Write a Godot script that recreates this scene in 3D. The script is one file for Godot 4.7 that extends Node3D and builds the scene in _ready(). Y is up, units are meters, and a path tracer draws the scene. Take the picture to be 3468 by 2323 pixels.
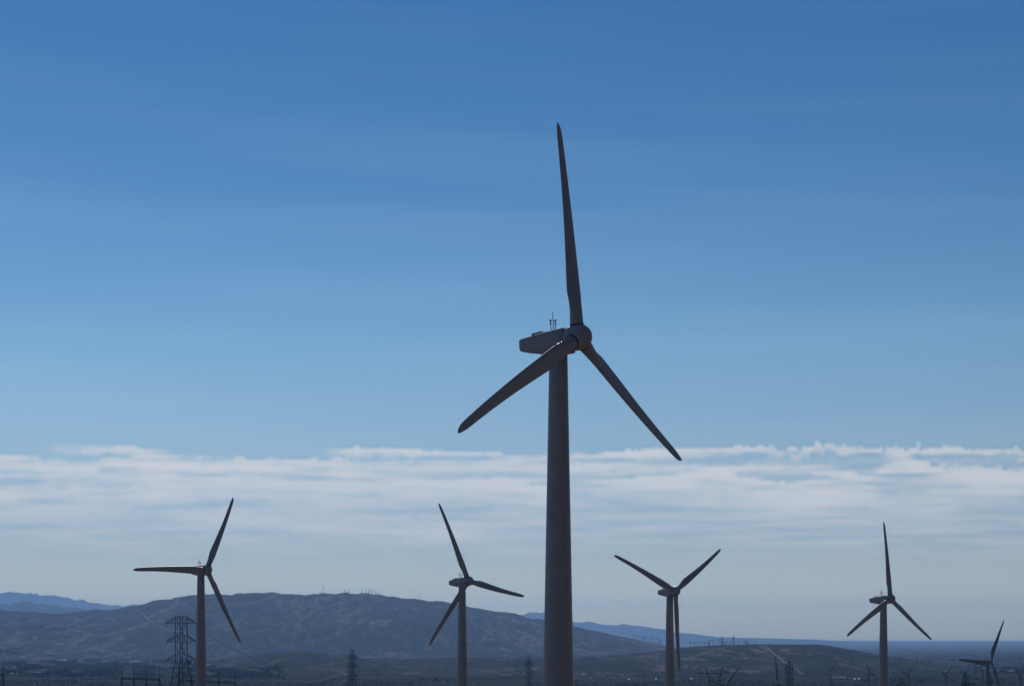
extends Node3D
# Wind farm in a desert pass, seen against the light. Camera at (0, CY, 0) looking along -Z.
# The survey figures below are angles read off the photograph: P(sx, sy, depth) is the place that lies
# sx, sy (in 3468 x 2323 units) off the optical axis at a real depth in metres.

const CY := 60.0
const F := 6587.0
const CX := 1734.0
const HY := 2170.0
const EXPO := 0.45

var taken := {}
var mat := {}
var hills: Array = []
var nz := FastNoiseLite.new()
var nz2 := FastNoiseLite.new()
var nz3 := FastNoiseLite.new()
var rng := RandomNumberGenerator.new()

# ------------------------------------------------------------------ helpers
func P(sx: float, sy: float, d: float) -> Vector3:
	return Vector3((sx - CX) / F * d, CY + (HY - sy) / F * d, -d)

func numbered(called: String) -> String:
	if not taken.has(called):
		taken[called] = 0
		return called
	taken[called] += 1
	return "%s_%03d" % [called, taken[called]]

func thing(called: String, label: String, category: String, at := Vector3.ZERO, turn := 0.0, group := "") -> Node3D:
	var o := Node3D.new()
	o.name = numbered(called)
	add_child(o)
	o.position = at
	o.rotation.y = turn
	tag(o, label, category, group)
	return o

func tag(o: Node, label: String, category: String, group := "") -> void:
	o.set_meta("label", label)
	o.set_meta("category", category)
	if group != "":
		o.set_meta("group", group)

func obj(called: String, mesh: Mesh, m: Material, parent: Node = null, xf := Transform3D()) -> MeshInstance3D:
	var o := MeshInstance3D.new()
	o.mesh = mesh
	o.material_override = m
	o.transform = xf
	o.cast_shadow = GeometryInstance3D.SHADOW_CASTING_SETTING_ON
	if parent == null:
		o.name = numbered(called)
		add_child(o)
	else:
		o.name = called
		parent.add_child(o, true)
	return o

func struct(called: String, mesh: Mesh, m: Material) -> MeshInstance3D:
	var o := obj(called, mesh, m)
	o.set_meta("kind", "structure")
	return o

func tool(smooth := true) -> SurfaceTool:
	var st := SurfaceTool.new()
	st.begin(Mesh.PRIMITIVE_TRIANGLES)
	st.set_smooth_group(0 if smooth else 4294967295)
	return st

func done(st: SurfaceTool) -> ArrayMesh:
	st.generate_normals()
	return st.commit()

func tri_out(st: SurfaceTool, a: Vector3, b: Vector3, c: Vector3, inside: Vector3) -> void:
	var n := (c - a).cross(b - a)
	if n.dot((a + b + c) / 3.0 - inside) < 0.0:
		st.add_vertex(a); st.add_vertex(c); st.add_vertex(b)
	else:
		st.add_vertex(a); st.add_vertex(b); st.add_vertex(c)

func loft(st: SurfaceTool, rings: Array, caps := true) -> void:
	for i in rings.size() - 1:
		var A: PackedVector3Array = rings[i]
		var B: PackedVector3Array = rings[i + 1]
		var n := A.size()
		var mid := Vector3.ZERO
		for k in n:
			mid += A[k] + B[k]
		mid /= 2.0 * n
		for k in n:
			var k2 := (k + 1) % n
			tri_out(st, A[k], A[k2], B[k2], mid)
			tri_out(st, A[k], B[k2], B[k], mid)
	if caps:
		for e in [0, rings.size() - 1]:
			var R: PackedVector3Array = rings[e]
			var o: PackedVector3Array = rings[1 if e == 0 else rings.size() - 2]
			var c := Vector3.ZERO
			var ci := Vector3.ZERO
			for p in R: c += p / R.size()
			for p in o: ci += p / o.size()
			for k in R.size():
				tri_out(st, c, R[k], R[(k + 1) % R.size()], ci)

func circle(at: Vector3, u: Vector3, v: Vector3, r: float, n: int) -> PackedVector3Array:
	var out := PackedVector3Array()
	for k in n:
		var a := TAU * (k + 0.5) / n
		out.append(at + u * (cos(a) * r) + v * (sin(a) * r))
	return out

func bar(st: SurfaceTool, a: Vector3, b: Vector3, r: float, n := 4, r2 := -1.0) -> void:
	var w := (b - a).normalized()
	var u := w.cross(Vector3.UP if absf(w.y) < 0.95 else Vector3.RIGHT).normalized()
	var v := w.cross(u)
	loft(st, [circle(a, u, v, r, n), circle(b, u, v, r if r2 < 0 else r2, n)])

func line_tube(st: SurfaceTool, pts: PackedVector3Array, r: float, n := 4) -> void:
	var rings := []
	for i in pts.size():
		var w := (pts[mini(i + 1, pts.size() - 1)] - pts[maxi(i - 1, 0)]).normalized()
		var u := w.cross(Vector3.UP).normalized()
		rings.append(circle(pts[i], u, w.cross(u), r, n))
	loft(st, rings)

func lathe(st: SurfaceTool, prof: Array, n: int, o: Vector3, axis: Vector3, u: Vector3) -> void:
	# prof: [along, radius]
	var v := axis.cross(u)
	var rings := []
	for p in prof:
		rings.append(circle(o + axis * p[0], u, v, p[1], n))
	loft(st, rings)

func box(st: SurfaceTool, c: Vector3, s: Vector3) -> void:
	var h := s / 2.0
	var a := PackedVector3Array([c + Vector3(-h.x, -h.y, -h.z), c + Vector3(h.x, -h.y, -h.z), c + Vector3(h.x, -h.y, h.z), c + Vector3(-h.x, -h.y, h.z)])
	var b := PackedVector3Array()
	for p in a: b.append(p + Vector3(0, s.y, 0))
	loft(st, [a, b])

func smooth(a: float, b: float, x: float) -> float:
	return smoothstep(a, b, x)

func poly(pts: Array, x: float) -> float:
	if x <= pts[0][0]: return pts[0][1]
	for i in pts.size() - 1:
		if x <= pts[i + 1][0]:
			return lerpf(pts[i][1], pts[i + 1][1], (x - pts[i][0]) / (pts[i + 1][0] - pts[i][0]))
	return pts[-1][1]

func noise_tex(n: FastNoiseLite, side: int, stops: Array) -> ImageTexture:
	var im := Image.create(side, side, false, Image.FORMAT_RGB8)
	var src := n.get_seamless_image(side, side, false, false, 0.15, true)
	for y in side:
		for x in side:
			var t: float = src.get_pixel(x, y).r
			var c: Color = stops[0][1]
			for i in stops.size() - 1:
				if t >= stops[i][0]:
					c = (stops[i][1] as Color).lerp(stops[i + 1][1], clampf((t - stops[i][0]) / (stops[i + 1][0] - stops[i][0]), 0, 1))
			im.set_pixel(x, y, c)
	return ImageTexture.create_from_image(im)

# ------------------------------------------------------------------ terrain
func ground_y(x: float, z: float) -> float:
	var d := sqrt(x * x + z * z)
	var y := CY - 1.7 - 56.3 * (1.0 - exp(-d / 700.0))
	y -= 0.045 * clampf(x, 0, 260) * smooth(350, 900, d) * (1.0 - smooth(1600, 2600, d))
	y += 52.0 * smooth(12000, 29500, d)
	y += nz.get_noise_2d(x * 0.35, z * 0.35) * 2.4 * smooth(1300, 3000, d) * (1.0 - smooth(9000, 16000, d))
	return y

func hill_y(h: Dictionary, x: float, z: float) -> float:
	# bilinear look-up in the hill's own grid; -1e9 off the hill
	var d := -z
	if d <= h.d0 or d >= h.d1: return -1e9
	var u: float = ((x / d * F + CX) - h.x0) / (h.x1 - h.x0) * (h.nu - 1)
	var v: float = pow((d - h.d0) / (h.d1 - h.d0), 1.0) * (h.nv - 1)
	if u < 0 or u >= h.nu - 1 or v >= h.nv - 1: return -1e9
	var i := int(u)
	var j := int(v)
	var fu := u - i
	var fv := v - j
	var H: PackedFloat32Array = h.h
	return lerpf(lerpf(H[j * h.nu + i], H[j * h.nu + i + 1], fu), lerpf(H[(j + 1) * h.nu + i], H[(j + 1) * h.nu + i + 1], fu), fv)

func surface_y(x: float, z: float) -> float:
	var y := ground_y(x, z)
	for h in hills:
		y = maxf(y, hill_y(h, x, z))
	return y

func land(sx: float, sy: float, from := 1600.0, to := 30000.0) -> Vector3:
	# the place on the land that is seen in that direction
	var d := from
	while d < to:
		var p := P(sx, sy, d)
		if p.y <= surface_y(p.x, p.z):
			return Vector3(p.x, surface_y(p.x, p.z), p.z)
		d *= 1.002
	return P(sx, sy, to)

func grid_mesh(pos: PackedVector3Array, col: PackedColorArray, nu: int, nv: int, wrap := false) -> ArrayMesh:
	var idx := PackedInt32Array()
	var nor := PackedVector3Array()
	nor.resize(pos.size())
	for j in nv - 1:
		for i in nu - 1:
			var a := j * nu + i
			var b := a + 1
			var c := a + nu
			var e := c + 1
			idx.append_array(PackedInt32Array([a, c, b, b, c, e]))
			var n := (pos[b] - pos[a]).cross(pos[c] - pos[a])
			if n.y < 0: n = -n
			nor[a] += n; nor[b] += n; nor[c] += n; nor[e] += n
	if wrap:
		for j in nv:
			var s := nor[j * nu] + nor[j * nu + nu - 1]
			nor[j * nu] = s
			nor[j * nu + nu - 1] = s
	for k in nor.size():
		nor[k] = nor[k].normalized()
	# clockwise seen from above?
	var n0 := (pos[nu] - pos[0]).cross(pos[1] - pos[0])
	if (pos[idx[2]] - pos[idx[0]]).cross(pos[idx[1]] - pos[idx[0]]).y < 0:
		for t in idx.size() / 3:
			var k := idx[t * 3 + 1]
			idx[t * 3 + 1] = idx[t * 3 + 2]
			idx[t * 3 + 2] = k
	var arr := []
	arr.resize(Mesh.ARRAY_MAX)
	arr[Mesh.ARRAY_VERTEX] = pos
	arr[Mesh.ARRAY_NORMAL] = nor
	arr[Mesh.ARRAY_COLOR] = col
	arr[Mesh.ARRAY_INDEX] = idx
	var m := ArrayMesh.new()
	m.add_surface_from_arrays(Mesh.PRIMITIVE_TRIANGLES, arr)
	return m

const SAND := Color(0.24, 0.192, 0.182)
const SCRUB := Color(0.015, 0.014, 0.016)
const EARTH := Color(0.045, 0.037, 0.039)
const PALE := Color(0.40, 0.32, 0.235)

func soil(x: float, z: float, bias: float) -> Color:
	# desert soil: pale sand where the brush is thin, dark where it is thick
	var a := nz2.get_noise_2d(x, z * 0.3)
	var b := nz2.get_noise_2d(x * 0.23 + 4000.0, z * 0.1)
	var c := nz3.get_noise_2d(x, z * 0.2)
	var t := clampf(0.42 + bias + a * 0.5 + b * 0.45 + c * 0.7, 0.0, 1.0)
	if t < 0.5:
		return SCRUB.lerp(EARTH, t * 2.0)
	return EARTH.lerp(SAND, pow((t - 0.5) * 2.0, 1.4))

func make_ground() -> void:
	var az := PackedFloat32Array()
	var a := -40.0
	while a < 40.0:
		az.append(a)
		a += 0.14 if absf(a) < 17.0 else 1.0
	while a <= 320.001:
		az.append(a)
		a += 5.0
	az[az.size() - 1] = 320.0
	var rings := PackedFloat32Array()
	var d := 2.0
	while d < 31000.0:
		rings.append(d)
		d *= 1.25 if d < 1500 else (1.012 if d < 9000 else 1.03)
	var pos := PackedVector3Array()
	var col := PackedColorArray()
	for r in rings:
		for g in az:
			var x := sin(deg_to_rad(g)) * r
			var z := -cos(deg_to_rad(g)) * r
			pos.append(Vector3(x, ground_y(x, z), z))
			var bias := -0.12
			# irrigated, tree-grown ground in the left of the valley, dry fields to the right
			if r > 1500 and z < 0:
				bias -= 0.44 * smooth(1900, 2300, r) * (1.0 - smooth(3600, 4200, r))
				bias -= 0.16 * smooth(6500, 9000, r)
			if r > 2000 and z < 0:
				# thin clearings and tracks across the flat
				bias += 0.5 * smooth(0.26, 0.4, nz2.get_noise_2d(x * 0.22 + 800.0, z * 0.5)) * (1.0 - smooth(7000, 12000, r))
			var c := soil(x, z, bias)
			# the unseen near slope is pale sand, added to bounce warm light on towers
			c = c.lerp(PALE, (1.0 - smooth(1300, 2000, r)) * 0.9)
			# far ground paled with distance: horizon haze put into the soil colour
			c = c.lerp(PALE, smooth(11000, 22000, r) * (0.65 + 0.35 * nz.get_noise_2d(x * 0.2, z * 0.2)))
			col.append(c)
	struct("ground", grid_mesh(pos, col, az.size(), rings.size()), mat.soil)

func make_hill(called: String, crest: Array, d0: float, dc: float, d1: float, nu: int, nv: int, opt := {}) -> void:
	var x0: float = crest[0][0]
	var x1: float = crest[-1][0]
	var H := PackedFloat32Array()
	var pos := PackedVector3Array()
	var col := PackedColorArray()
	var rough: float = opt.get("rough", 0.12)
	var bias: float = opt.get("bias", 0.0)
	var gully: float = opt.get("gully", 900.0)
	var power: float = opt.get("power", 1.25)
	var sc := (dc - d0) / (d1 - d0)
	for j in nv:
		var v := float(j) / (nv - 1)
		var d := lerpf(d0, d1, v)
		for i in nu:
			var sx := lerpf(x0, x1, float(i) / (nu - 1))
			var x := (sx - CX) / F * d
			var floor_y := ground_y(x, -d) - 4.0
			var top := CY + (HY - poly(crest, sx)) / F * dc
			var s: float
			if v < sc:
				s = pow(v / sc, power)
				s = lerpf(s, smooth(0, 1, v / sc), 0.45)
			else:
				s = 1.0 - smooth(0, 1, (v - sc) / (1.0 - sc))
			var rise := maxf(top - floor_y, 0.0)
			# spurs and gullies that run down the slope, weaker at foot and crest
			var nn := nz.get_noise_2d(x / gully * 260.0, d / gully * 90.0 + nz2.get_noise_2d(x * 0.4, d * 0.4) * 30.0)
			var n2 := nz3.get_noise_2d(x * 0.55, d * 0.2)
			var ridge := 1.0 - absf(nn) * 2.2
			var y := floor_y + rise * s
			y += rise * rough * (ridge - 0.55) * s * (1.0 - s) * 2.6
			y += rise * rough * 0.22 * n2 * smooth(0.0, 0.35, s)
			y += rise * float(opt.get("jag", 0.008)) * nz3.get_noise_2d(x * 0.22, d * 0.06) * s
			y += rise * 0.012 * nz.get_noise_2d(x * 2.0, d * 1.2) * s
			H.append(y)
			pos.append(Vector3(x, y, -d))
			var wash := smooth(0.1, 0.02, absf(nz.get_noise_2d(x / gully * 420.0 + 900.0, d / gully * 150.0)))
			var rill := smooth(0.07, 0.01, absf(nz.get_noise_2d(x / gully * 1100.0 - 700.0, d / gully * 260.0)))
			var patch_ := smooth(-0.1, 0.25, nz2.get_noise_2d(x * 0.5 + 3000.0, d * 0.2))
			col.append(soil(x, -d, bias + (0.34 * wash + 0.4 * rill * patch_) * smooth(0.03, 0.2, s) - 0.14 * smooth(0.7, 1.0, s)))
	var h := {"x0": x0, "x1": x1, "d0": d0, "d1": d1, "nu": nu, "nv": nv, "h": H}
	hills.append(h)
	struct(called, grid_mesh(pos, col, nu, nv), mat.get(opt.get("mat", "soil")))

func px(crop: Array, ox: float, oy: float, k: float) -> Array:
	var out := []
	for p in crop:
		out.append([ox + p[0] / k, oy + p[1] / k])
	return out

# ------------------------------------------------------------------ sky
func sky_image() -> Image:
	var W := 4096
	var Hh := 2048
	# clear air by height above the horizon (degrees -> linear colour as seen)
	var air := [
		[0.0, Color(0.78, 0.62, 0.20)], [0.8, Color(0.95, 0.83, 0.32)], [1.6, Color(0.70, 0.71, 0.48)], [2.4, Color(0.515, 0.575, 0.50)], [3.2, Color(0.43, 0.53, 0.55)],
		[4.6, Color(0.37, 0.52, 0.61)], [6.4, Color(0.288, 0.478, 0.645)], [8.0, Color(0.222, 0.43, 0.64)], [9.9, Color(0.155, 0.350, 0.600)],
		[13.2, Color(0.080, 0.240, 0.495)], [16.0, Color(0.053, 0.190, 0.44)], [18.6, Color(0.039, 0.158, 0.405)], [30.0, Color(0.034, 0.128, 0.355)],
		[50.0, Color(0.026, 0.10, 0.30)], [90.0, Color(0.021, 0.082, 0.26)]]
	var veil_n := FastNoiseLite.new()
	veil_n.seed = 41
	veil_n.frequency = 1.0
	veil_n.fractal_octaves = 3
	var small := Image.create(128, Hh, false, Image.FORMAT_RGBF)
	for y in Hh:
		var el := 90.0 - (y + 0.5) / Hh * 180.0
		var c := Color(0.05, 0.06, 0.075)
		if el >= -0.3:
			for i in air.size() - 1:
				if el >= air[i][0]:
					var t: float = clampf((el - air[i][0]) / (air[i + 1][0] - air[i][0]), 0, 1)
					c = (air[i][1] as Color).lerp(air[i + 1][1], t)
			if el < 0.0: c = air[0][1]
		for x in 128:
			var az := ((x + 0.5) / 128.0 - 0.5) * TAU
			# the half of the sky away from the sun is dimmer
			var k := 0.60 + 0.40 * cos(az + 0.9)
			k = lerpf(1.0, k / (0.60 + 0.40 * cos(0.72)), smooth(-0.3, 7.0, el))
			# thin high veils drawn out along the horizon
			if el > 4.0:
				var vn := veil_n.get_noise_3d(cos(az) * 2.6, sin(az) * 2.6, el * 0.75 + 0.8 * sin(az * 2.0))
				var vv := clampf(vn * 1.6, -0.35, 1.0) * smooth(4.5, 7.0, el) * (1.0 - smooth(12.0, 22.0, el)) * 0.018
				small.set_pixel(x, y, Color((c.r + vv) * k, (c.g + vv) * k, (c.b + vv * 0.8) * k))
			else:
				small.set_pixel(x, y, Color(c.r * k, c.g * k, c.b * k))
	small.resize(W, Hh, Image.INTERPOLATE_BILINEAR)
	# clouds: banks of low stratocumulus far off, all round the horizon
	var cn := FastNoiseLite.new()
	cn.seed = 11
	cn.frequency = 1.0
	cn.fractal_octaves = 4
	var bn := FastNoiseLite.new()
	bn.seed = 23
	bn.frequency = 1.0
	bn.fractal_octaves = 3
	# banks in the photograph: [x from, x to, top edge, thickness, opacity, lump height]
	var banks := [
		[120, 620, [[120, 1512], [260, 1506], [420, 1510], [620, 1530]], 30, 0.8, 9],
		[-400, 1300, [[-400, 1552], [100, 1541], [300, 1549], [500, 1541], [800, 1545], [1020, 1546], [1300, 1562]], 80, 0.95, 8],
		[1060, 2300, [[1060, 1520], [1300, 1516], [1420, 1518], [1700, 1534], [1850, 1530], [2010, 1532], [2100, 1524], [2300, 1512]], 34, 0.85, 9],
		[2050, 3900, [[2050, 1530], [2200, 1518], [2330, 1508], [2500, 1512], [2650, 1520], [2800, 1514], [2870, 1514], [3000, 1522], [3130, 1513], [3300, 1516], [3468, 1528], [3900, 1530]], 36, 0.85, 13],
		[1150, 3050, [[1150, 1556], [1500, 1560], [1900, 1566], [2300, 1566], [2700, 1574], [3050, 1580]], 40, 0.85, 5],
		[-400, 700, [[-400, 1640], [0, 1652], [90, 1642], [160, 1626], [260, 1636], [330, 1648], [500, 1650], [700, 1640]], 52, 0.9, 10],
		[380, 1500, [[380, 1602], [560, 1600], [800, 1612], [1000, 1610], [1200, 1600], [1500, 1600]], 90, 0.72, 9],
		[1250, 2000, [[1250, 1620], [1420, 1622], [1580, 1616], [1690, 1611], [1800, 1626], [2000, 1610]], 84, 0.85, 10],
		[1900, 2800, [[1900, 1612], [2000, 1606], [2100, 1604], [2220, 1604], [2340, 1596], [2400, 1592], [2480, 1606], [2560, 1626], [2800, 1634]], 72, 0.9, 11],
		[2620, 3900, [[2620, 1624], [2800, 1612], [2940, 1590], [3000, 1556], [3060, 1542], [3110, 1550], [3180, 1568], [3210, 1570], [3240, 1560], [3330, 1580], [3440, 1596], [3468, 1588], [3700, 1580], [3900, 1600]], 96, 0.95, 10],
		[2250, 3468, [[2250, 1650], [2500, 1664], [2800, 1668], [3100, 1658], [3468, 1650]], 70, 0.5, 8],
		[0, 900, [[0, 1716], [140, 1712], [290, 1716], [500, 1720], [900, 1722]], 30, 0.4, 5],
		[500, 1700, [[500, 1728], [800, 1724], [1100, 1736], [1250, 1748], [1450, 1752], [1700, 1770]], 70, 0.42, 8],
		[900, 1700, [[900, 1780], [1150, 1776], [1400, 1786], [1700, 1800]], 44, 0.35, 6],
		[2500, 3300, [[2500, 1686], [2700, 1690], [2900, 1700], [3100, 1716], [3300, 1730]], 60, 0.35, 8],
	]
	# rifts of clear air between the banks
	var gaps := [[-20, 170, 1620, 1646], [174, 242, 1626, 1660], [258, 440, 1622, 1658], [330, 470, 1584, 1600], [585, 800, 1600, 1616], [975, 1115, 1608, 1630], [1400, 1655, 1541, 1568], [1478, 1604, 1606, 1620], [1655, 1720, 1598, 1618],
		[1925, 2140, 1549, 1562], [2370, 2670, 1541, 1570], [2835, 2985, 1528, 1597], [2920, 3010, 1532, 1552], [3080, 3500, 1536, 1556], [3260, 3440, 1552, 1572], [2500, 2760, 1590, 1616], [2180, 2300, 1596, 1610], [2900, 3200, 1602, 1618]]
	var white := Color(0.735, 0.725, 0.71)
	for y in range(955, 1016):
		var el := deg_to_rad(90.0 - (y + 0.5) / Hh * 180.0)
		for x in W:
			var az := ((x + 0.5) / W - 0.5) * TAU
			var keep := 1.0
			if absf(az) < 0.42:
				var sx := CX + F * tan(az)
				var sy := HY - F * tan(el) / cos(az)
				for b in banks:
					if sx < b[0] or sx > b[1]: continue
					var top := poly(b[2], sx)
					if sy < top - 40 or sy > top + b[3] * 1.6: continue
					var wild := smooth(-0.35, 0.35, cn.get_noise_2d(sx / 640.0 + b[0], top / 90.0))
					var lump: float = (0.25 + 0.95 * wild) * (absf(bn.get_noise_2d(sx / 130.0 + b[1], top / 60.0 + sy / 120.0)) + 0.7 * absf(bn.get_noise_2d(sx / 44.0 + 50.0, sy / 50.0)))
					var t: float = (sy - top + b[5] * (lump * 2.4 - 0.7)) / b[3]
					t += 0.22 * cn.get_noise_2d(sx / 420.0, sy / 26.0)
					var al := smooth(0.0, 0.10, t) * (1.0 - smooth(0.45, 1.35, t))
					al *= smooth(b[0], b[0] + 160, sx) * (1.0 - smooth(b[1] - 160, b[1], sx))
					al *= clampf(0.9 + 1.1 * cn.get_noise_2d(sx / 560.0 + 7.0, sy / 34.0) + 0.4 * cn.get_noise_2d(sx / 110.0, sy / 30.0), 0.0, 1.0)
					keep *= 1.0 - al * b[4] * 0.9
				for g in gaps:
					var gx: float = (sx - (g[0] + g[1]) * 0.5) / ((g[1] - g[0]) * 0.5)
					if absf(gx) > 1.4: continue
					var gy: float = (sy - (g[2] + g[3]) * 0.5) / ((g[3] - g[2]) * 0.5)
					if absf(gy) > 1.6: continue
					var gr := sqrt(gx * gx * gx * gx + gy * gy) + 0.5 * bn.get_noise_2d(sx / 90.0, sy / 45.0)
					keep = lerpf(keep, 1.0, (1.0 - smooth(0.6, 1.25, gr)) * 0.75)
				var sheet := smooth(1535, 1590, sy + 14.0 * cn.get_noise_2d(sx / 300.0, 5.0)) * (1.0 - smooth(1640, 1760, sy))
				keep *= 1.0 - sheet * clampf(0.17 + 0.4 * cn.get_noise_2d(sx / 480.0 + 90.0, sy / 36.0), 0, 1)
				var veil := smooth(1650, 1720, sy) * (1.0 - smooth(1780, 1950, sy))
				keep *= 1.0 - clampf(veil * (0.22 + 0.5 * cn.get_noise_2d(sx / 600.0 + 31.0, sy / 40.0)), 0, 1)
			var out := smooth(0.27, 0.42, absf(az))
			if out > 0.0:
				# the same banks go on round the horizon
				var e := rad_to_deg(el)
				var ca := cos(az) * 9.0
				var sa := sin(az) * 9.0
				var t2 := cn.get_noise_3d(ca, sa, e * 3.2) * 0.7 + 0.4 * bn.get_noise_3d(ca * 3.0, sa * 3.0, e * 6.0)
				var band := smooth(2.0, 3.6, e) * (1.0 - smooth(5.2, 5.9, e + 0.5 * bn.get_noise_3d(ca * 2.0, sa * 2.0, 3.0)))
				keep *= 1.0 - out * band * clampf(0.5 + t2 * 1.2, 0, 0.92)
			if keep < 0.999:
				var c := small.get_pixel(x, y)
				small.set_pixel(x, y, white.lerp(c, keep))
	crisp(small, int(W * 0.42), 950, int(W * 0.16), 72)
	# the panorama's left edge looks straight ahead, so swap the halves
	var turned := Image.create(W, Hh, false, Image.FORMAT_RGBF)
	turned.blit_rect(small, Rect2i(W / 2, 0, W / 2, Hh), Vector2i(0, 0))
	turned.blit_rect(small, Rect2i(0, 0, W / 2, Hh), Vector2i(W / 2, 0))
	return turned

func crisp(im: Image, x0: int, y0: int, w: int, h: int) -> void:
	# the renderer reads the sky with a smoothing spline: undo that smoothing for the clouds
	var want := PackedColorArray()
	for y in h:
		for x in w:
			want.append(im.get_pixel(x0 + x, y0 + y))
	var now := want.duplicate()
	for pass_ in 2:
		var rows := now.duplicate()
		for y in h:
			for x in range(1, w - 1):
				var i := y * w + x
				rows[i] = now[i] * 0.66667 + (now[i - 1] + now[i + 1]) * 0.16667
		var next := now.duplicate()
		for y in range(1, h - 1):
			for x in w:
				var i := y * w + x
				next[i] = now[i] + want[i] - (rows[i] * 0.66667 + (rows[i - w] + rows[i + w]) * 0.16667)
		now = next
	for y in range(2, h - 2):
		for x in range(2, w - 2):
			var c := now[y * w + x]
			im.set_pixel(x0 + x, y0 + y, Color(maxf(c.r, 0), maxf(c.g, 0), maxf(c.b, 0)))

func make_sky() -> void:
	var im := sky_image()
	var e := Environment.new()
	e.background_mode = Environment.BG_SKY
	var sm := PanoramaSkyMaterial.new()
	sm.panorama = ImageTexture.create_from_image(im)
	var sk := Sky.new()
	sk.sky_material = sm
	e.sky = sk
	e.background_energy_multiplier = 1.0 / EXPO
	e.tonemap_mode = Environment.TONE_MAPPER_LINEAR
	e.tonemap_exposure = EXPO
	# blue desert haze that glows towards the sun
	e.volumetric_fog_enabled = true
	e.volumetric_fog_density = 0.000047
	e.volumetric_fog_albedo = Color(0.595, 0.78, 1.0)
	e.volumetric_fog_anisotropy = 0.47
	e.volumetric_fog_length = 31000.0
	e.sdfgi_enabled = true
	e.ssao_enabled = true
	e.ssil_enabled = true
	var w := WorldEnvironment.new()
	w.name = "world_environment"
	w.environment = e
	add_child(w)
	var sun := DirectionalLight3D.new()
	sun.name = "sun"
	sun.light_energy = 1.5
	sun.light_color = Color(1.0, 0.98, 0.95)
	sun.light_angular_distance = 0.5
	sun.shadow_enabled = true
	add_child(sun)
	var el := deg_to_rad(33.0)
	var az := deg_to_rad(-5.0)
	var to_sun := Vector3(sin(az) * cos(el), sin(el), -cos(az) * cos(el))
	sun.look_at_from_position(to_sun * 100.0, Vector3.ZERO)

func make_camera() -> void:
	var c := Camera3D.new()
	c.name = "camera"
	c.position = Vector3(0, CY, 0)
	c.near = 0.5
	c.far = 120000.0
	# level camera with a shifted lens: uprights stay upright
	c.projection = Camera3D.PROJECTION_FRUSTUM
	c.size = c.near * 2323.0 / F
	c.frustum_offset = Vector2(0, c.near * (HY - 2323.0 / 2.0) / F)
	add_child(c)
	c.current = true

# ------------------------------------------------------------------ materials
func plain(c: Color, rough: float, metal := 0.0) -> StandardMaterial3D:
	var m := StandardMaterial3D.new()
	m.albedo_color = c.linear_to_srgb()
	m.roughness = rough
	m.metallic = metal
	return m

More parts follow.
